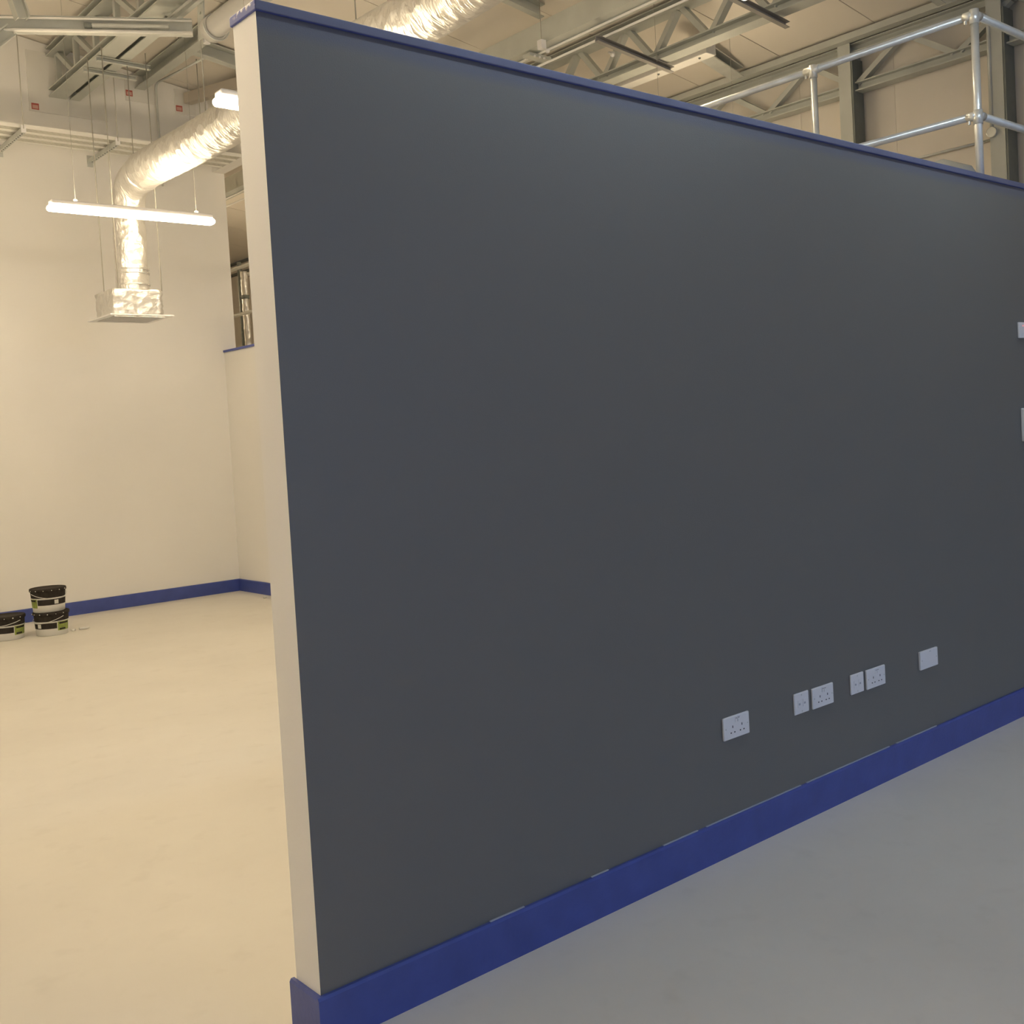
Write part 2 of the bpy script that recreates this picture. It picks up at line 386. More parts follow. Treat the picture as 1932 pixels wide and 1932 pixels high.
for x, y, lb in ((-.1, 3.7, 'added pendant light out of view, brightening the partition end'), (-.8, 5.97, 'pendant light out of view above the open floor'),  # first one is added to brighten the white partition end
                 (-.8, 9.165, 'pendant light out of view by the back wall')):
    copy_tree(l0, (x, y, ZL), lb, GL)
M_soft = emit('soft_diffuser', LAMP_COL, 24.0)
for loc, lb in (((4.91, 4.60, 4.62), 'pendant light over the mezzanine just above the picture edge'), ((7.2, 6.4, 4.2), 'added pendant light over the mezzanine hidden behind the charcoal partition'),  # the partition-hidden one is added to brighten cladding and roof
                ((6.9, 10.6, 4.2), 'added pendant light deep over the mezzanine hidden behind the charcoal partition'), ((5.85, 15.2, 4.0), 'added pendant light beyond the back wall hidden from view')):  # both added unseen to warm the space behind the high opening
    c_ = copy_tree(l0, loc, lb, GL)
    for ch in c_.children:
        if loc[1] < 7 and ch.name.startswith('diffuser') or loc[1] < 15 and ch.name.startswith('uplight'):
            ch.data = ch.data.copy(); ch.data.materials[0] = M_soft
M_wash = emit('dimmed_diffuser', (.74, .88, 1.0), 24.0)  # for added out-of-view lamps that lighten the upper charcoal wall
for x, lb in ((1.9, 'added dim fill light out of view near the white partition end'), (4.2, 'added dim fill light out of view farther along the charcoal wall')):
    c_ = copy_tree(l0, (x, 1.95, 3.70), lb, GL)
    for ch in c_.children:
        if ch.name.startswith(('diffuser', 'uplight')):
            ch.data = ch.data.copy(); ch.data.materials[0] = M_wash
for o_ in list(COL.objects):
    if o_.name.startswith('pendant_light'): hang(o_)

# ------------------------------------------------------------------ sockets on the partition
def plate(bm, w, h=.086, d=.009):
    bbox(bm, 0, w, -d, 0, 0, h)
GS = 'white socket plates low on the charcoal wall'
def socket(x, z, w, kind, label, d=.010):
    t = thing('wall_socket' if kind == 'double' else 'wall_plate', label, 'socket' if kind == 'double' else 'wall plate', (x, YW, z), GS)
    bm = B(); plate(bm, w, d=d); obj('faceplate', bm, M_white_pl, t, .0035, 3)
    f = -d
    def slot(name, cx, cz, sx, sz, par=t, mt=M_dark, pd=.0006):
        return boxo(name, cx-sx/2, cx+sx/2, f-pd, f+.002, cz-sz/2, cz+sz/2, mt, par)
    if kind == 'double':
        for cx in (w*.34, w*.70):
            slot('earth_hole', cx, .046, .004, .009)
            slot('pin_hole', cx-.011, .024, .0065, .0045); slot('pin_hole', cx+.011, .024, .0065, .0045)
        for cx in (w*.47, w*.57):
            r_ = slot('rocker_switch', cx, .070, .011, .019, mt=M_white_pl, pd=.003)
            slot('switch_mark', cx, .076, .006, .002, par=r_, pd=.0036, mt=M_red if False else M_dark)
        for cx in (.012, w-.012): slot('screw', cx, .043, .005, .005, mt=M_steel)
    elif kind == 'data':
        for cx in (w*.32, w*.68):
            o = slot('outlet', cx, .043, .022, .030, mt=M_white_pl, pd=.0018); slot('port', cx, .041, .010, .008, par=o, pd=.0024, mt=M_caulk)
        for cz in (.010, .076): slot('screw', w/2, cz, .005, .005, mt=M_steel)
    elif kind == 'blank':
        for cx in (.014, w-.014): slot('screw', cx, .043, .005, .005, mt=M_steel)
        slot('print_mark', w*.55, .077, .014, .003, pd=.0003, mt=M_caulk)
    return t
socket(3.141, .436, .156, 'double', 'double socket standing alone, nearest the white partition end')
socket(3.597, .436, .100, 'data', 'narrow outlet plate beside the middle double socket, nearer the white end', .008)
socket(3.722, .434, .151, 'double', 'double socket just after the first narrow outlet plate')
socket(4.010, .435, .100, 'data', 'narrow outlet plate in the second pair of plates', .008)
socket(4.132, .434, .151, 'double', 'double socket in the second pair of plates')
socket(4.586, .434, .160, 'blank', 'wide plain plate farthest along the low row', .012)
t = thing('control_plate', 'white plate with a red indicator light high on the charcoal wall', 'wall plate', (5.733, YW, 1.991))
bm = B(); plate(bm, .146, .083, .012); obj('faceplate', bm, M_white_pl, t, .003)
boxo('indicator', .038, .043, -.0135, -.011, .062, .067, M_led, t)
boxo('rocker_switch', .075, .115, -.016, -.011, .025, .060, M_white_pl, t, .002)
t = thing('wall_controller', 'tall pale panel below the red indicator plate at the picture edge', 'wall panel', (5.731, YW, 1.444))
bm = B(); plate(bm, .26, .177, .03); obj('panel_body', bm, M_white_pl, t, .006)
boxo('panel_door', .03, .23, -.034, -.029, .03, .147, M_white_pl, t, .003)

# ------------------------------------------------------------------ paint buckets
def bucket_parts(t, facing, handle_low):
    H = .218
    def rad(z): return .140 + .014*z/H
    bm = B(); lathe(bm, [(.134,0),(.140,.004),(rad(H),H)], 40); obj('tub', bm, M_bwhite, t)
    def band(name, z0, z1, a0, a1, mt, off, par=t):
        bm = B(); n = max(3, int(abs(a1-a0)/.16)); vs = []
        for i in range(n+1):
            a = a0 + (a1-a0)*i/n
            vs.append([bm.verts.new(((rad(z)+o2)*math.cos(a), (rad(z)+o2)*math.sin(a), z)) for z, o2 in ((z0,off),(z1,off),(z1,0),(z0,0))])
        for p, q in zip(vs, vs[1:]):
            for j in range(4): bm.faces.new((p[j], q[j], q[(j+1)%4], p[(j+1)%4]))
        bm.faces.new(vs[0]); bm.faces.new(vs[-1][::-1])
        return obj(name, bm, mt, par)
    band('dark_wrap', .136, .196, 0, 2*math.pi-.0001, M_black, .0015)
    lb = band('label', .068, .122, facing-1.15, facing+1.15, M_black, .0015)
    band('label_square', .076, .114, facing-.10, facing+.16, M_bwhite, .0024, lb)
    gl = band('side_label', .045, .132, facing+1.2, facing+2.1, M_green, .0018)
    band('label_stripe', .105, .122, facing+1.3, facing+2.0, M_black, .0026, gl)
    band('label_foot', .050, .066, facing+1.3, facing+1.75, M_black, .0026, gl)
    gl2 = band('side_label', .045, .132, facing-2.1, facing-1.2, M_green, .0018)
    band('label_stripe', .105, .122, facing-2.0, facing-1.3, M_black, .0026, gl2)
    bm = B(); lathe(bm, [(rad(.136)+.006,.129),(rad(.136)+.006,.135)], 40); obj('rim_ring', bm, M_bwhite, t)
    bm = B(); lathe(bm, [(rad(H)+.002,.192),(rad(H)+.009,.196),(rad(H)+.009,H-.002),(rad(H)+.004,H+.004),(rad(H)-.012,H+.004),(rad(H)-.016,H+.0012),(.02,H+.0012),(.0005,H+.0012)], 40)
    ld = obj('lid', bm, M_black, t)
    for k in range(8):
        a = facing - 1.6 + k*.45
        bm = B(); q = rad(H)+.010; c = Vector((q*math.cos(a), q*math.sin(a), H-.012))
        bmesh.ops.create_icosphere(bm, subdivisions=1, radius=.004+.003*random.random(), matrix=Matrix.Translation(c))
        obj('paint_splash', bm, M_bwhite, ld)
    pts = []
    for i in range(17):
        a = -math.pi/2 + math.pi*i/16
        ang = facing + a*.98
        pts.append(((rad(.17)+.012)*math.cos(ang), (rad(.17)+.012)*math.sin(ang), .178 - handle_low*math.cos(a)**1))
    tubeo('handle', pts, .0028, M_bwhite, t, 6)
FA = math.atan2(-10.5, -3.1)
GB = 'paint buckets on the floor by the back wall'
for loc, fa, hl, lb in (((3.125,10.50,0), FA-.85, .055, 'black and white paint bucket at the bottom of the stack of two'),
                        ((3.112,10.505,.2225), FA+.45, .05, 'black and white paint bucket on top of another one'),
                        ((2.765,10.63,0), FA-.75, .04, 'single black and white paint bucket cut off by the picture edge')):
    t = thing('paint_bucket', lb, 'bucket', loc, GB); bucket_parts(t, fa, hl)
# scraps on the floor
bm = B(); tube(bm, [(0,0,.014),(.035,.004,.014),(.07,.007,.014),(.095,.01,.014)], .013, 10, rfun=lambda k,i,p: (.011,.013,.0135,.010)[k])
tag(obj('tape_roll_end', bm, M_bwhite, loc=(3.36,10.46,0)), 'small pale rolled scrap lying beside the stacked paint buckets', 'scrap')
bm = B(); bmesh.ops.create_icosphere(bm, subdivisions=2, radius=.016)
for v in bm.verts: v.co *= .75+.5*random.random(); v.co.z = max(v.co.z*.7, -.010)
tag(obj('paper_ball', bm, M_bwhite, loc=(3.315,10.475,.010)), 'tiny crumpled white scrap between the bucket stack and the rolled scrap', 'scrap')
bm = B(); bmesh.ops.create_icosphere(bm, subdivisions=2, radius=.018)
for v in bm.verts: v.co *= .7+.5*random.random(); v.co.z = max(v.co.z*.6, -.009)
tag(obj('filler_crumb', bm, M_bwhite, loc=(5.40,10.62,.009)), 'small white crumb on the floor near the far corner', 'scrap')

# ------------------------------------------------------------------ foil duct, box and diffuser
t = thing('foil_duct', 'large silver foil duct dropping to the ceiling diffuser box', 'duct', (3.93, 9.93, 3.17))
def wr_(v): return Vector(v) - Vector((3.93, 9.93, 3.17))
DX, DZ = 3.95, 4.215
rng = random.Random(3)
ph = [rng.random()*6.28 for _ in range(8)]
def crinkle(amp):
    def f(base):
        def g(k, i, p):
            a = i*.45
            return base*(1 + amp*(math.sin(p.y*31+ph[0]+2*math.sin(a+ph[1])) *.35 + math.sin(p.y*67+p.z*50+ph[2]+3*math.sin(a*1.0+ph[3]))*.35 + (rng.random()-.5)*.12))
        return g
    return f
run = [wr_((DX + .02*math.sin(y*1.3), y, DZ + .015*math.sin(y*2.1))) for y in [1.0+.028*i for i in range(int((9.62-1.0)/.028))]]
bm = B(); tube(bm, run, .165, 40, True, crinkle(.020)(.168)); obj('duct_run', bm, M_foil, t)
el = [wr_(p) for p in bend((DX,9.62,DZ),(3.93,9.95,DZ),(3.93,9.95,3.85), .32, 16)]
bm = B(); tube(bm, [run[-1]] + el, .16, 40, True, lambda k,i,p: .166 - .0009*k + .002*rng.random() if k < 3 else .158 - .0006*k + .002*rng.random()); obj('elbow', bm, M_foil, t)
bm = B(); tube(bm, [wr_((3.925-.0003*j, 9.945, 3.90-.02*j)) for j in range(37)], .145, 40, True, lambda k,i,p: .147 + .0015*(rng.random()-.4) + .003*math.sin(i*.6+k*.3)); obj('drop_sleeve', bm, M_foil, t)
for z in (3.385, 3.345, 3.24):
    bm = B(); lathe(bm, [(.149, z-3.17-.008),(.154, z-3.17-.006),(.154, z-3.17+.006),(.149, z-3.17+.008)], 40, (-.006, .015)); obj('tape_band', bm, M_tape, t)
t = thing('air_diffuser', 'foil wrapped diffuser box with a white louvred plate hanging under the duct', 'diffuser', (3.87, 9.93, 2.92))
bm = B()
for ix in range(1): pass
nx = 14
def crumple_box(bm, x0, x1, y0, y1, z0, z1, n=10, amp=.006):
    bbox(bm, x0, x1, y0, y1, z0, z1)
    bmesh.ops.subdivide_edges(bm, edges=bm.edges[:], cuts=n, use_grid_fill=True)
    rr = random.Random(11)
    for v in bm.verts: v.co += Vector((rr.uniform(-amp,amp), rr.uniform(-amp,amp), rr.uniform(-amp,amp)))
    for f in bm.faces: f.smooth = True
crumple_box(bm, -.235, .225, -.225, .225, .012, .25); bx_ = obj('plenum_box', bm, M_foil, t)
bm = B()
o_ = .298
for a, b_ in (((-o_,-o_+.03),(o_,-o_+.03)), ((-o_,o_-.03),(o_,o_-.03))): bbox(bm, a[0], b_[0], a[1]-.03, a[1]+.03, 0, .012)
for x in (-o_+.03, o_-.03): bbox(bm, x-.03, x+.03, -o_+.06, o_-.06, 0, .012)
obj('plate_frame', bm, M_white_pl, t)
lm_ = None
for k in range(9):
    y = -.21 + .0525*k
    if lm_ is None:
        bm = B(); bar(bm, (-.238,0,0), (.238,0,0), .040, .004, (0,-.6,1)); q = obj('louvre', bm, M_white_pl, t); lm_ = q.data
    else:
        q = bpy.data.objects.new('louvre', lm_); COL.objects.link(q); q.parent = t
    q.location = (0, y, .004)
# its drop rods
for (x, y), lb in (((3.70,9.735),'near left'),((4.108,9.735),'near right'),((3.70,10.10),'far left'),((4.075,10.10),'far right')):
    tag(tubeo('hanger_rod', [(x,y,3.165),(x,y,5.37)], .005, M_rod, n=8),
        'thin threaded rod to the %s corner of the foil diffuser box' % lb, 'rod', 'rods holding the diffuser box')
# duct hanger rods
for x, y, top in ((4.11, 8.30, zroof(4.11)-.002), (4.12, 10.02, 5.40)):
    pass
tag(tubeo('hanger_rod', [(4.03,8.40,4.402),(4.03,8.40,zroof(4.03)-.001)], .005, M_rod, n=8), 'threaded rod rising from the middle of the foil duct to the roof', 'rod')
tag(tubeo('hanger_rod', [(4.02,6.05,4.402),(4.02,6.05,zroof(4.02)-.001)], .005, M_rod, n=8), 'threaded rod meeting the foil duct above the partition', 'rod')

# ------------------------------------------------------------------ cable tray along the back wall
t = thing('cable_tray', 'three galvanised perforated cable trays side by side along the white back wall', 'cable tray', (4.2, 10.98, 4.83))
for k in range(3):
    y = -.245 + k*.172
    bm = B(); bbox(bm, -5.6, 1.34, y, y+.150, 0, .003); tb = obj('tray_bed', bm, M_tray, t)
    for yy in (y, y+.147):
        bm = B(); bbox(bm, -5.6, 1.34, yy-.004, yy+.006, -.012, .026); obj('tray_flange', bm, M_flange, tb)
GT = 'slotted bracket arms carrying the cable tray'
for i, (x, lb) in enumerate(((4.165, 'slotted steel bracket arm under the cable tray beside the foil duct'), (3.265, 'slotted steel bracket arm under the cable tray near the picture edge'), (2.365, 'slotted bracket arm under the cable tray outside the view'), (5.065, 'slotted bracket arm under the cable tray behind the foil duct'))):
    bk = thing('tray_bracket', lb, 'bracket', (x, 11.1, 4.787), GT)
    bm = B(); profile(bm, (0,-.40,0), (0,.405,0), chan(.041,.041,.004), (0,0,1)); obj('arm', bm, M_steel, bk)
    for j in range(12):
        boxo('slot', -.006, .006, -.36+j*.062, -.335+j*.062, -.0212, -.0195, M_dark, bk)
    boxo('end_cap', -.022, .022, -.412, -.398, -.022, .045, M_white_pl, bk)
    boxo('wall_plate', -.03, .03, .400, .411, -.06, .06, M_steel, bk)
    tag(tubeo('hanger_rod', [(x,10.69,4.80),(x,10.69,zroof(x)-.001)], .005, M_rod, n=8),
        ['threaded rod rising from the tray bracket beside the foil duct','threaded rod rising from the tray bracket near the picture edge','threaded rod above the tray bracket outside the view','threaded rod above the tray bracket behind the duct'][i], 'rod', 'rods holding the cable tray')

# ------------------------------------------------------------------ back wall: fire boards, stickers, boxed beam
for n_, (x0, x1, z0, z1) in enumerate(((3.585, 4.385, 5.235, zroof(4.385)-.02), (4.60, 4.92, 5.50, zroof(4.92)-.02), (5.16, 5.40, 5.44, zroof(5.4)-.02))):
    boxo('fire_board', x0, x1, YBK-.016, YBK+.01, z0, z1, M_board, wb)
for (x, z, lb) in ((3.642, 5.284, 'small red sticker below the end of the lattice truss'), (4.64, 5.579, 'small red sticker under the end of the plain roof beam'), (5.202, 5.498, 'small red sticker beside the boxed-in beam')):
    s_ = thing('warning_sticker', lb, 'sticker', (x, YBK-.0165, z), 'red warning stickers high on the back wall')
    boxo('backing', -.037, .037, -.001, 0, -.032, .032, M_red, s_)
    boxo('print', -.028, .028, -.0014, -.0005, -.022, .014, M_stickw, s_)
tag(baro('boxed_beam', (5.28,11.44,5.60), (5.50,10.45,5.545), .10, .115, M_boxed, bevel=.003), 'short brownish boxed-in beam above the half hidden pendant light', 'beam')

# ------------------------------------------------------------------ roof steel over the white room
def truss(name, label, x, ys, zt, zb, bots, tops, wc, mt, y0, y1, pratt=False):
    t = thing(name, label, 'truss', (x, (y0+y1)/2, zb)); c = (y0+y1)/2
    def P(y, z, dx=0): return (dx, y-c, z-zb)
    profo('top_chord', P(y0, zt), P(y1, zt), ibeam(wc,.085,.012,.014), mt, t)
    profo('bottom_chord', P(y0, zb), P(y1, zb), ibeam(wc,.085,.012,.014), mt, t)
    a, b_ = sorted(bots), sorted(tops)
    h0, h1 = zb+.035, zt-.035
    if not pratt:
        for yb in a:
            for ys_ in (b_):
                if 0 < abs(ys_-yb) < .62:
                    profo('web_member', P(yb + (.03 if ys_ > yb else -.03), h0), P(ys_ + (-.03 if ys_ > yb else .03), h1), chan(.05,.07,.008), mt, t, upv=(1,0,0))
    else:
        for k, yb in enumerate(a):
            profo('web_post', P(yb, h0), P(yb, h1), angle(.05,.05,.006), mt, t, upv=(1,0,0))
            if k+1 < len(a): profo('web_member', P(yb+.03, h0), P(a[k+1]-.03, h1), angle(.05,.05,.006), mt, t, upv=(1,0,0))
    return t
truss('lattice_truss', 'grey lattice roof truss ending at the white back wall above the cable tray', 3.87, None, 5.86, 5.445, [11.40-.55*i for i in range(19)], [], .17, M_steel2, 1.2, YBK-.018, True)
# end plate of that truss and a packer beam alongside the bottom chord
tag(profo('roof_beam', (4.05,YBK-.018,5.455), (4.05,6.0,5.455), chan(.10,.10,.008), M_steel2), 'plain channel bolted alongside the lattice truss bottom chord', 'beam')
tag(profo('roof_beam', (4.76,YBK-.018,5.715), (4.76,2.9,5.715), chan(.11,.16,.010), M_steel2), 'plain grey roof beam between lattice truss and boxed-in beam', 'beam')
GX = 'short struts bolted under the lattice truss'
tag(profo('strut_channel', (3.79,10.10,5.375), (4.30,10.10,5.375), chan(.041,.041,.004), M_steel2), 'short strut under the lattice truss, nearer of the two', 'strut', GX)
tag(profo('strut_channel', (3.79,10.45,5.375), (4.30,10.45,5.375), chan(.041,.041,.004), M_steel2), 'short strut under the lattice truss, closer to the back wall', 'strut', GX)
tag(profo('purlin', (4.82,10.2,zroof(4.82)-.10), (5.53,10.2,zroof(5.53)-.10), chan(.09,.15,.010), M_steel2), 'grey sloping purlin meeting the plain roof beam below the big grey pipe', 'purlin')
for y in (5.0, 7.19):
    tag(profo('purlin', (4.82,y,zroof(4.82)-.075), (6.8,y,zroof(6.8)-.075), chan(.07,.12,.008), M_steel2), 'grey sloping purlin crossing above the partition %s' % ('near its middle' if y < 6 else 'close to its white end'), 'purlin', 'sloping purlins between the beams')
# drop conduit on the back wall
pts = [(4.90,10.2,5.60)] + bend((4.90,10.2,5.60),(4.93,11.46,5.72),(4.93,11.46,5.0), .10) + [(4.93,11.46,4.6)]
tag(tubeo('conduit', pts, .012, M_steel, n=8), 'thin conduit bending down the back wall from the plain roof beam', 'conduit')
jb = thing('junction_box', 'small white junction box with looped cables under the plain roof beam', 'junction box', (4.74, 9.75, 5.60))
bm = B(); bmesh.ops.create_cone(bm, cap_ends=True, segments=16, radius1=.035, radius2=.035, depth=.035); obj('box_body', bm, M_white_pl, jb, .004)
tubeo('cable', bend((0,0,.01),(.02,-.05,.22),(-.12,-.45,.16), .15, 8), .006, M_white_pl, jb, 6)
tubeo('cable', bend((.02,0,.01),(.09,-.25,.05),(.05,-.55,.12), .2, 8), .006, M_white_pl, jb, 6)

# diagonal cable run, knee steel and pipe by the partition end
dg = thing('bracing_run', 'horizontal grey steel channel with two bright conduits crossing the upper corner', 'channel', (3.35, 8.97, 5.22))
dA, dB = Vector((-1.45, .80, 0)), Vector((.70, -.385, 0))
profo('channel', dA, dB, chan(.06,.135,.006), M_steel, dg)
off = Vector((-.02,-.045,0))
tubeo('conduit', [dA+off+Vector((0,0,.040)), dB+off+Vector((0,0,.040))], .010, M_brightpipe, dg, 8)
tubeo('conduit', [dA+off+Vector((0,0,-.060)), dB+off+Vector((0,0,-.060))], .014, M_brightpipe, dg, 8)
fa_, fb_ = Vector((-.02,-.035,-.010)), Vector((.52,-.333,-.010))
bm = B(); tube(bm, [fa_ + (fb_-fa_)*i/60 for i in range(61)], .018, 8, True, lambda k,i,p: .020 if k % 2 else .0165); obj('flexible_conduit', bm, M_steel, dg)
bm = B(); tube(bm, [fa_-Vector((.05,-.028,0)), fa_], .023, 10); obj('conduit_coupler', bm, M_dsteel, dg)
tag(profo('knee_channel', (3.985,8.92,5.372), (3.985,6.6,5.372), chan(.04,.10,.006), M_steel), 'grey channel rising toward the top edge from the diagonal conduit run', 'channel')
tag(tubeo('conduit', [(3.895,8.95,5.306),(3.895,6.6,5.306)], .011, M_tube, n=8), 'bright conduit under the grey channel near the partition top', 'conduit')
gp = thing('gusset_plate', 'bolted grey gusset plate beside the open end of the big grey pipe', 'plate', (4.02, 8.30, 5.22))
baro('plate', (0,.06,-.17), (.0,-.02,.55), .012, .11, M_steel2, gp, upv=(0,1,0))
for k in range(5):
    bm = B(); bmesh.ops.create_cone(bm, cap_ends=True, segments=6, radius1=.011, radius2=.011, depth=.012, matrix=Matrix.Translation((-.012,.03-.018*(k%2),-.12+.075*k)) @ Matrix.Rotation(math.pi/2,4,'Y')); obj('bolt', bm, M_tube, gp)
bp_ = thing('grey_pipe', 'big smooth grey pipe with an open collar just above the partition end', 'pipe', (3.98, 8.02, 5.03))
bm = B(); tube(bm, [(0,-.04*i,0) for i in range(60)], .088, 28, True); obj('pipe_body', bm, M_pipe, bp_)
bm = B()
ring = [(.088,0),(.100,0),(.100,.10),(.088,.10)]
n = 28; R_ = [[bm.verts.new((r*math.cos(2*math.pi*i/n), .10-y_-.02, r*math.sin(2*math.pi*i/n))) for i in range(n)] for r, y_ in ring]
for k in range(4):
    for i in range(n): f = bm.faces.new((R_[k][i], R_[k][(i+1)%n], R_[(k+1)%4][(i+1)%n], R_[(k+1)%4][i])); f.smooth = True
obj('collar', bm, M_pipe, bp_)
bm = B(); tube(bm, [(0,.055,0),(0,.05,0)], .087, 28); obj('mouth', bm, M_dark, bp_)
tubeo('pipe_clip', [(.11*math.cos(a), -.02, .11*math.sin(a)) for a in [math.pi*1.0+i*math.pi/12 for i in range(13)]], .006, M_tube, bp_, 6)
# steel in the extreme upper corner
tag(profo('roof_beam', (2.50,9.25,4.90), (2.78,9.25,5.16), ibeam(.10,.10,.01,.01), M_steel2), 'sloping grey brace at the top corner of the picture', 'beam')
tag(profo('roof_beam', (2.70,9.05,5.62), (2.82,9.05,5.20), ibeam(.10,.10,.01,.01), M_steel2), 'short grey brace meeting the diagonal conduit run', 'beam')

# ------------------------------------------------------------------ guard rail on the mezzanine
gr = thing('guard_rail', 'bright galvanised tube guard rail turning a corner above the charcoal wall', 'railing', (6.0, 2.845, 2.726))
RZ, MZ = 1.10, .545
tubeo('top_rail', [(0,0,RZ),(0,16.9,RZ)], .0215, M_tube, gr, 14)
tubeo('mid_rail', [(0,0,MZ),(0,16.9,MZ)], .0215, M_tube, gr, 14)
tubeo('top_rail', [(0,0,RZ),(3.35,0,RZ)], .0215, M_tube, gr, 14)
tubeo('mid_rail', [(0,0,MZ),(3.35,0,MZ)], .0215, M_tube, gr, 14)
posts = [(0,y) for y in (0,1.04,2.85,4.7,6.5,8.4,10.2,12.3,14.2,16.2)] + [(1.5,0),(3.0,0)]
for k, (x, y) in enumerate(posts):
    po = tubeo('post', [(x,y,0),(x,y,RZ+.005)], .0215, M_tube, gr, 14)
    for z in (RZ, MZ):
        bm = B(); tube(bm, [(x,y,z-.05),(x,y,z+.028)], .0258, 14)
        if x == 0: tube(bm, [(x,y-(.05 if k else 0),z),(x,y+.06,z)], .0252, 14)
        if y == 0: tube(bm, [(x-(.05 if x else 0),y,z),(x+.06,y,z)], .0252, 14)
        cl = obj('tee_clamp', bm, M_tube, po)
        bm = B(); bmesh.ops.create_cone(bm, cap_ends=True, segments=8, radius1=.008, radius2=.008, depth=.02, matrix=Matrix.Translation((x-.012,y+.045,z-.034))); obj('grub_screw', bm, M_tube, po)
    bm = B(); tube(bm, [(x,y,0),(x,y,.012)], .05, 16); obj('base_flange', bm, M_steel, po)

# ------------------------------------------------------------------ right hand steel, trunking and wall services
tk = thing('cable_trunking', 'long grey cable trunking with two bright conduits under the sloping roof', 'trunking', (6.86, 9.0, 5.26))
profo('trunking_body', (0,-6.2,0), (0,10.5,0), chan(.20,.20,.006), M_steel2, tk)
tubeo('conduit', [(.02,-6.2,-.115),(.02,10.5,-.115)], .011, M_brightpipe, tk, 8)
tubeo('conduit', [(.10,-6.2,-.185),(.10,10.5,-.185)], .011, M_brightpipe, tk, 8)
for y in (-1.62, -4.0, .8):
    baro('support_strap', (-.11,y,-.14), (.16,y,-.14), .10, .03, M_steel2, tk)
    for dx in (-.06,.0,.06): boxo('fixing', dx-.008, dx+.008, y-.07, y-.055, -.165, -.15, M_white_pl, tk)
truss('zigzag_truss', 'grey zigzag roof truss running between the trunking and the outer wall', 7.60, None, 5.368, 4.985, [7.21-.645*i for i in range(-3,6)]+[], [7.53-.645*i for i in range(-3,6)], .15, M_steel2, 2.9, 11.0)
tag(profo('strut_channel', (6.75,6.47,4.985), (7.72,6.47,4.885), chan(.045,.05,.005), M_strut), 'dark thin strut crossing under the zigzag truss low above the partition', 'strut', 'dark struts under the zigzag truss')
tag(profo('strut_channel', (6.75,5.22,4.985), (7.72,5.22,4.885), chan(.045,.05,.005), M_strut), 'dark thin strut under the zigzag truss beside the bright lamp glow', 'strut', 'dark struts under the zigzag truss')
bx = thing('eaves_beam', 'cream boxed beam beside the zigzag truss with dark bolt heads', 'beam', (7.93, 7.6, 5.03))
bm = B(); profile(bm, (0,-1.42,0), (0,3.0,0), [(-.07,-.05),(.07,-.05),(.07,.05),(-.07,.05)]); obj('beam_body', bm, M_board, bx, .006)
for k in range(6):
    bm = B(); bmesh.ops.create_icosphere(bm, subdivisions=1, radius=.014, matrix=Matrix.Translation((-.02,-1.3+.5*k,-.052))); obj('bolt_head', bm, M_dsteel, bx)
tag(profo('purlin', (8.0,6.47,zroof(8.0)-.18), (9.02,6.72,zroof(9.02)-.075), chan(.15,.10,.010), M_steel), 'grey channel purlin sloping from the boxed beam down to the outer wall', 'purlin')
tag(profo('purlin', (7.7,4.55,zroof(7.7)-.08), (9.02,4.55,zroof(9.02)-.08), chan(.07,.10,.008), M_steel2), 'grey purlin touching the top edge above the corner post', 'purlin')
truss('wall_truss', 'grey truss along the outer cladding wall behind the guard rail', 9.30, None, 5.085, 4.72, [5.56+1.0*i for i in range(-3,5)], [6.06+1.0*i for i in range(-3,4)], .13, M_steel2, 2.75, 12.0)
tag(profo('eaves_channel', (9.16,2.75,zroof(9.16)-.05), (9.16,12.0,zroof(9.16)-.05), chan(.10,.06,.006), M_steel2), 'grey channel along the eaves above the wall truss', 'channel')
GC = 'steel columns against the outer cladding wall'
for y, lb in ((5.62, 'grey steel column against the cladding behind the first guard rail post'), (4.20, 'dark edged steel column behind the corner guard rail post')):
    c_ = thing('steel_column', lb, 'column', (9.29, y, 2.726), GC)
    profo('shaft', (0,0,0), (0,0,zroof(9.34)-2.726-.03), ibeam(.13,.18,.012,.012), M_steel2, c_, upv=(1,0,0))
    boxo('base_plate', -.09, .09, -.11, .11, 0, .012, M_dsteel, c_)
    boxo('edge_strip', -.09, .085, -.085, -.070, .02, zroof(9.34)-2.726-.20, M_dsteel, c_)
# conduits on the outer wall
tag(tubeo('conduit', [(9.375,5.6,3.946),(9.375,4.29,3.95)], .012, M_tube, n=8), 'pale conduit running level on the cladding toward the round box', 'conduit')
tag(tubeo('conduit', [(9.375,4.24,3.97),(9.375,2.8,3.97)], .016, M_tube, n=8), 'short pale conduit beyond the round box at the picture edge', 'conduit')
jb = thing('round_box', 'round grey conduit box on the cladding beside the dark column', 'junction box', (9.20, 4.245, 3.965))
bm = B(); bmesh.ops.create_cone(bm, cap_ends=True, segments=20, radius1=.045, radius2=.045, depth=.045, matrix=Matrix.Rotation(math.pi/2,4,'Y')); obj('box_body', bm, M_tube, jb, .005)
bm = B(); tube(bm, [(0.0,0,0),(.18,0,0)], .02, 8); obj('spout', bm, M_tube, jb)
pts = [(9.20,4.245,4.0)] + bend((9.20,4.245,4.0),(9.20,4.245,4.99),(9.20,4.62,4.99), .12) + [(9.20,4.62,4.99)]
tag(tubeo('conduit', pts, .014, M_steel, n=8), 'grey conduit climbing from the round box and bending over the wall truss', 'conduit')
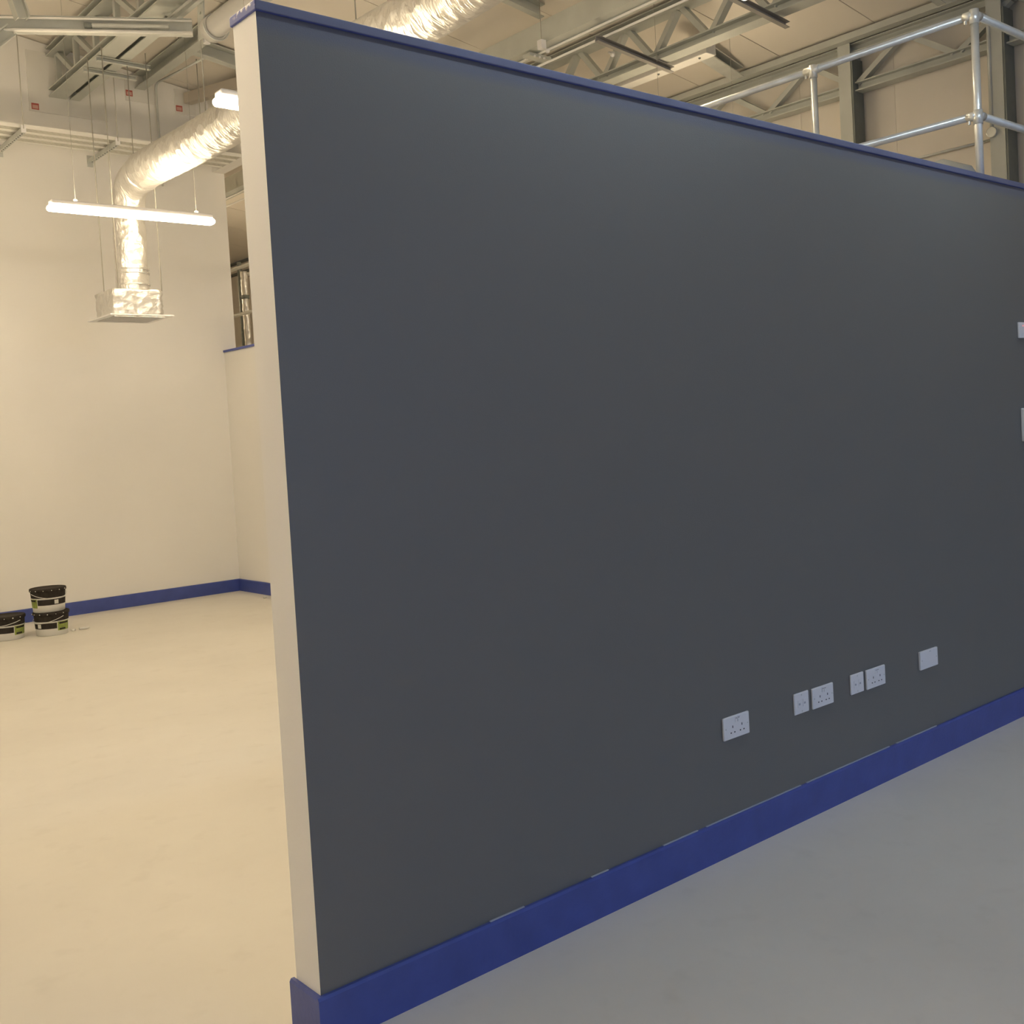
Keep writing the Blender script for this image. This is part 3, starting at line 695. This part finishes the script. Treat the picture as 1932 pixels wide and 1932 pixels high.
# small fittings
hb = thing('sensor_box', 'small white box on a thin drop wire above the partition', 'sensor', (6.70, 7.11, 5.10))
boxo('box_body', -.03, .03, -.03, .03, -.02, .06, M_white_pl, hb, .004)
tubeo('drop_wire', [(0,0,.06),(0,0,zroof(6.70)-5.10)], .004, M_rod, hb, 6)
bm = B(); bmesh.ops.create_icosphere(bm, subdivisions=2, radius=.022, matrix=Matrix.Translation((.03,-.04,-.04))); obj('sensor_eye', bm, M_white_pl, hb)
for y, z, lb in ((6.95,5.12,'small white sensor nub on the zigzag truss near the white box'), (5.90,5.29,'small white sensor nub on the zigzag truss near the lamp glow')):
    sn = thing('sensor', lb, 'sensor', (7.45, y, z), 'white sensor nubs on the zigzag truss')
    bm = B(); bmesh.ops.create_icosphere(bm, subdivisions=2, radius=.022); obj('head', bm, M_white_pl, sn)
    tubeo('stalk', [(0,0,0),(.0,.045,.035),(.074,.05,.05)], .010, M_white_pl, sn, 8)
# grey duct crown on the mezzanine
dm = thing('mezzanine_duct', 'rounded grey duct top just showing above the blue cap beside the corner post', 'duct', (6.95, 3.55, 2.726))
bm = B(); tube(bm, [(.10,.22,.42),(0,.10,.44),(-.02,0,.44),(.02,-.12,.40),(.08,-.19,.30)], .12, 20, True, lambda k,i,p: (.09,.125,.135,.12,.08)[k]); obj('duct_crown', bm, M_steel2, dm)
bm = B(); tube(bm, [(0,0,0),(0,0,.40)], .11, 20); obj('duct_stand', bm, M_steel2, dm)

# ------------------------------------------------------------------ seen through the high opening
vp = thing('foil_riser', 'silver foil wrapped riser pipe standing beyond the high opening', 'pipe', (6.8, 13.35, 2.726))
rg2 = random.Random(5)
bm = B(); tube(bm, [(0,0,.03*i) for i in range(45)], .04, 16, True, lambda k,i,p: .044+.006*rg2.random()); obj('riser', bm, M_foil, vp)
bm = B(); tube(bm, [(0,0,.95),(0,0,1.0)], .058, 16); obj('clamp_band', bm, M_dsteel, vp)
tubeo('branch', [(0,0,1.28),(.35,-.1,1.28)], .03, M_foil, vp, 10)
tag(tubeo('vertical_pipe', [(6.8,13.47,2.726),(6.8,13.47,4.19)], .03, M_dsteel), 'dark vertical pipe just behind the foil wrapped riser', 'pipe')
for z, lb in ((6.05,'upper'),(5.85,'lower')):
    zz = z-.9
    tag(tubeo('high_conduit', [(9.371,20-.3,zz),(9.371,13.0,zz)], .03, M_dsteel, n=8), 'dark %s service pipe on the far wall seen through the high opening' % lb, 'pipe', 'dark pipes beyond the high opening')
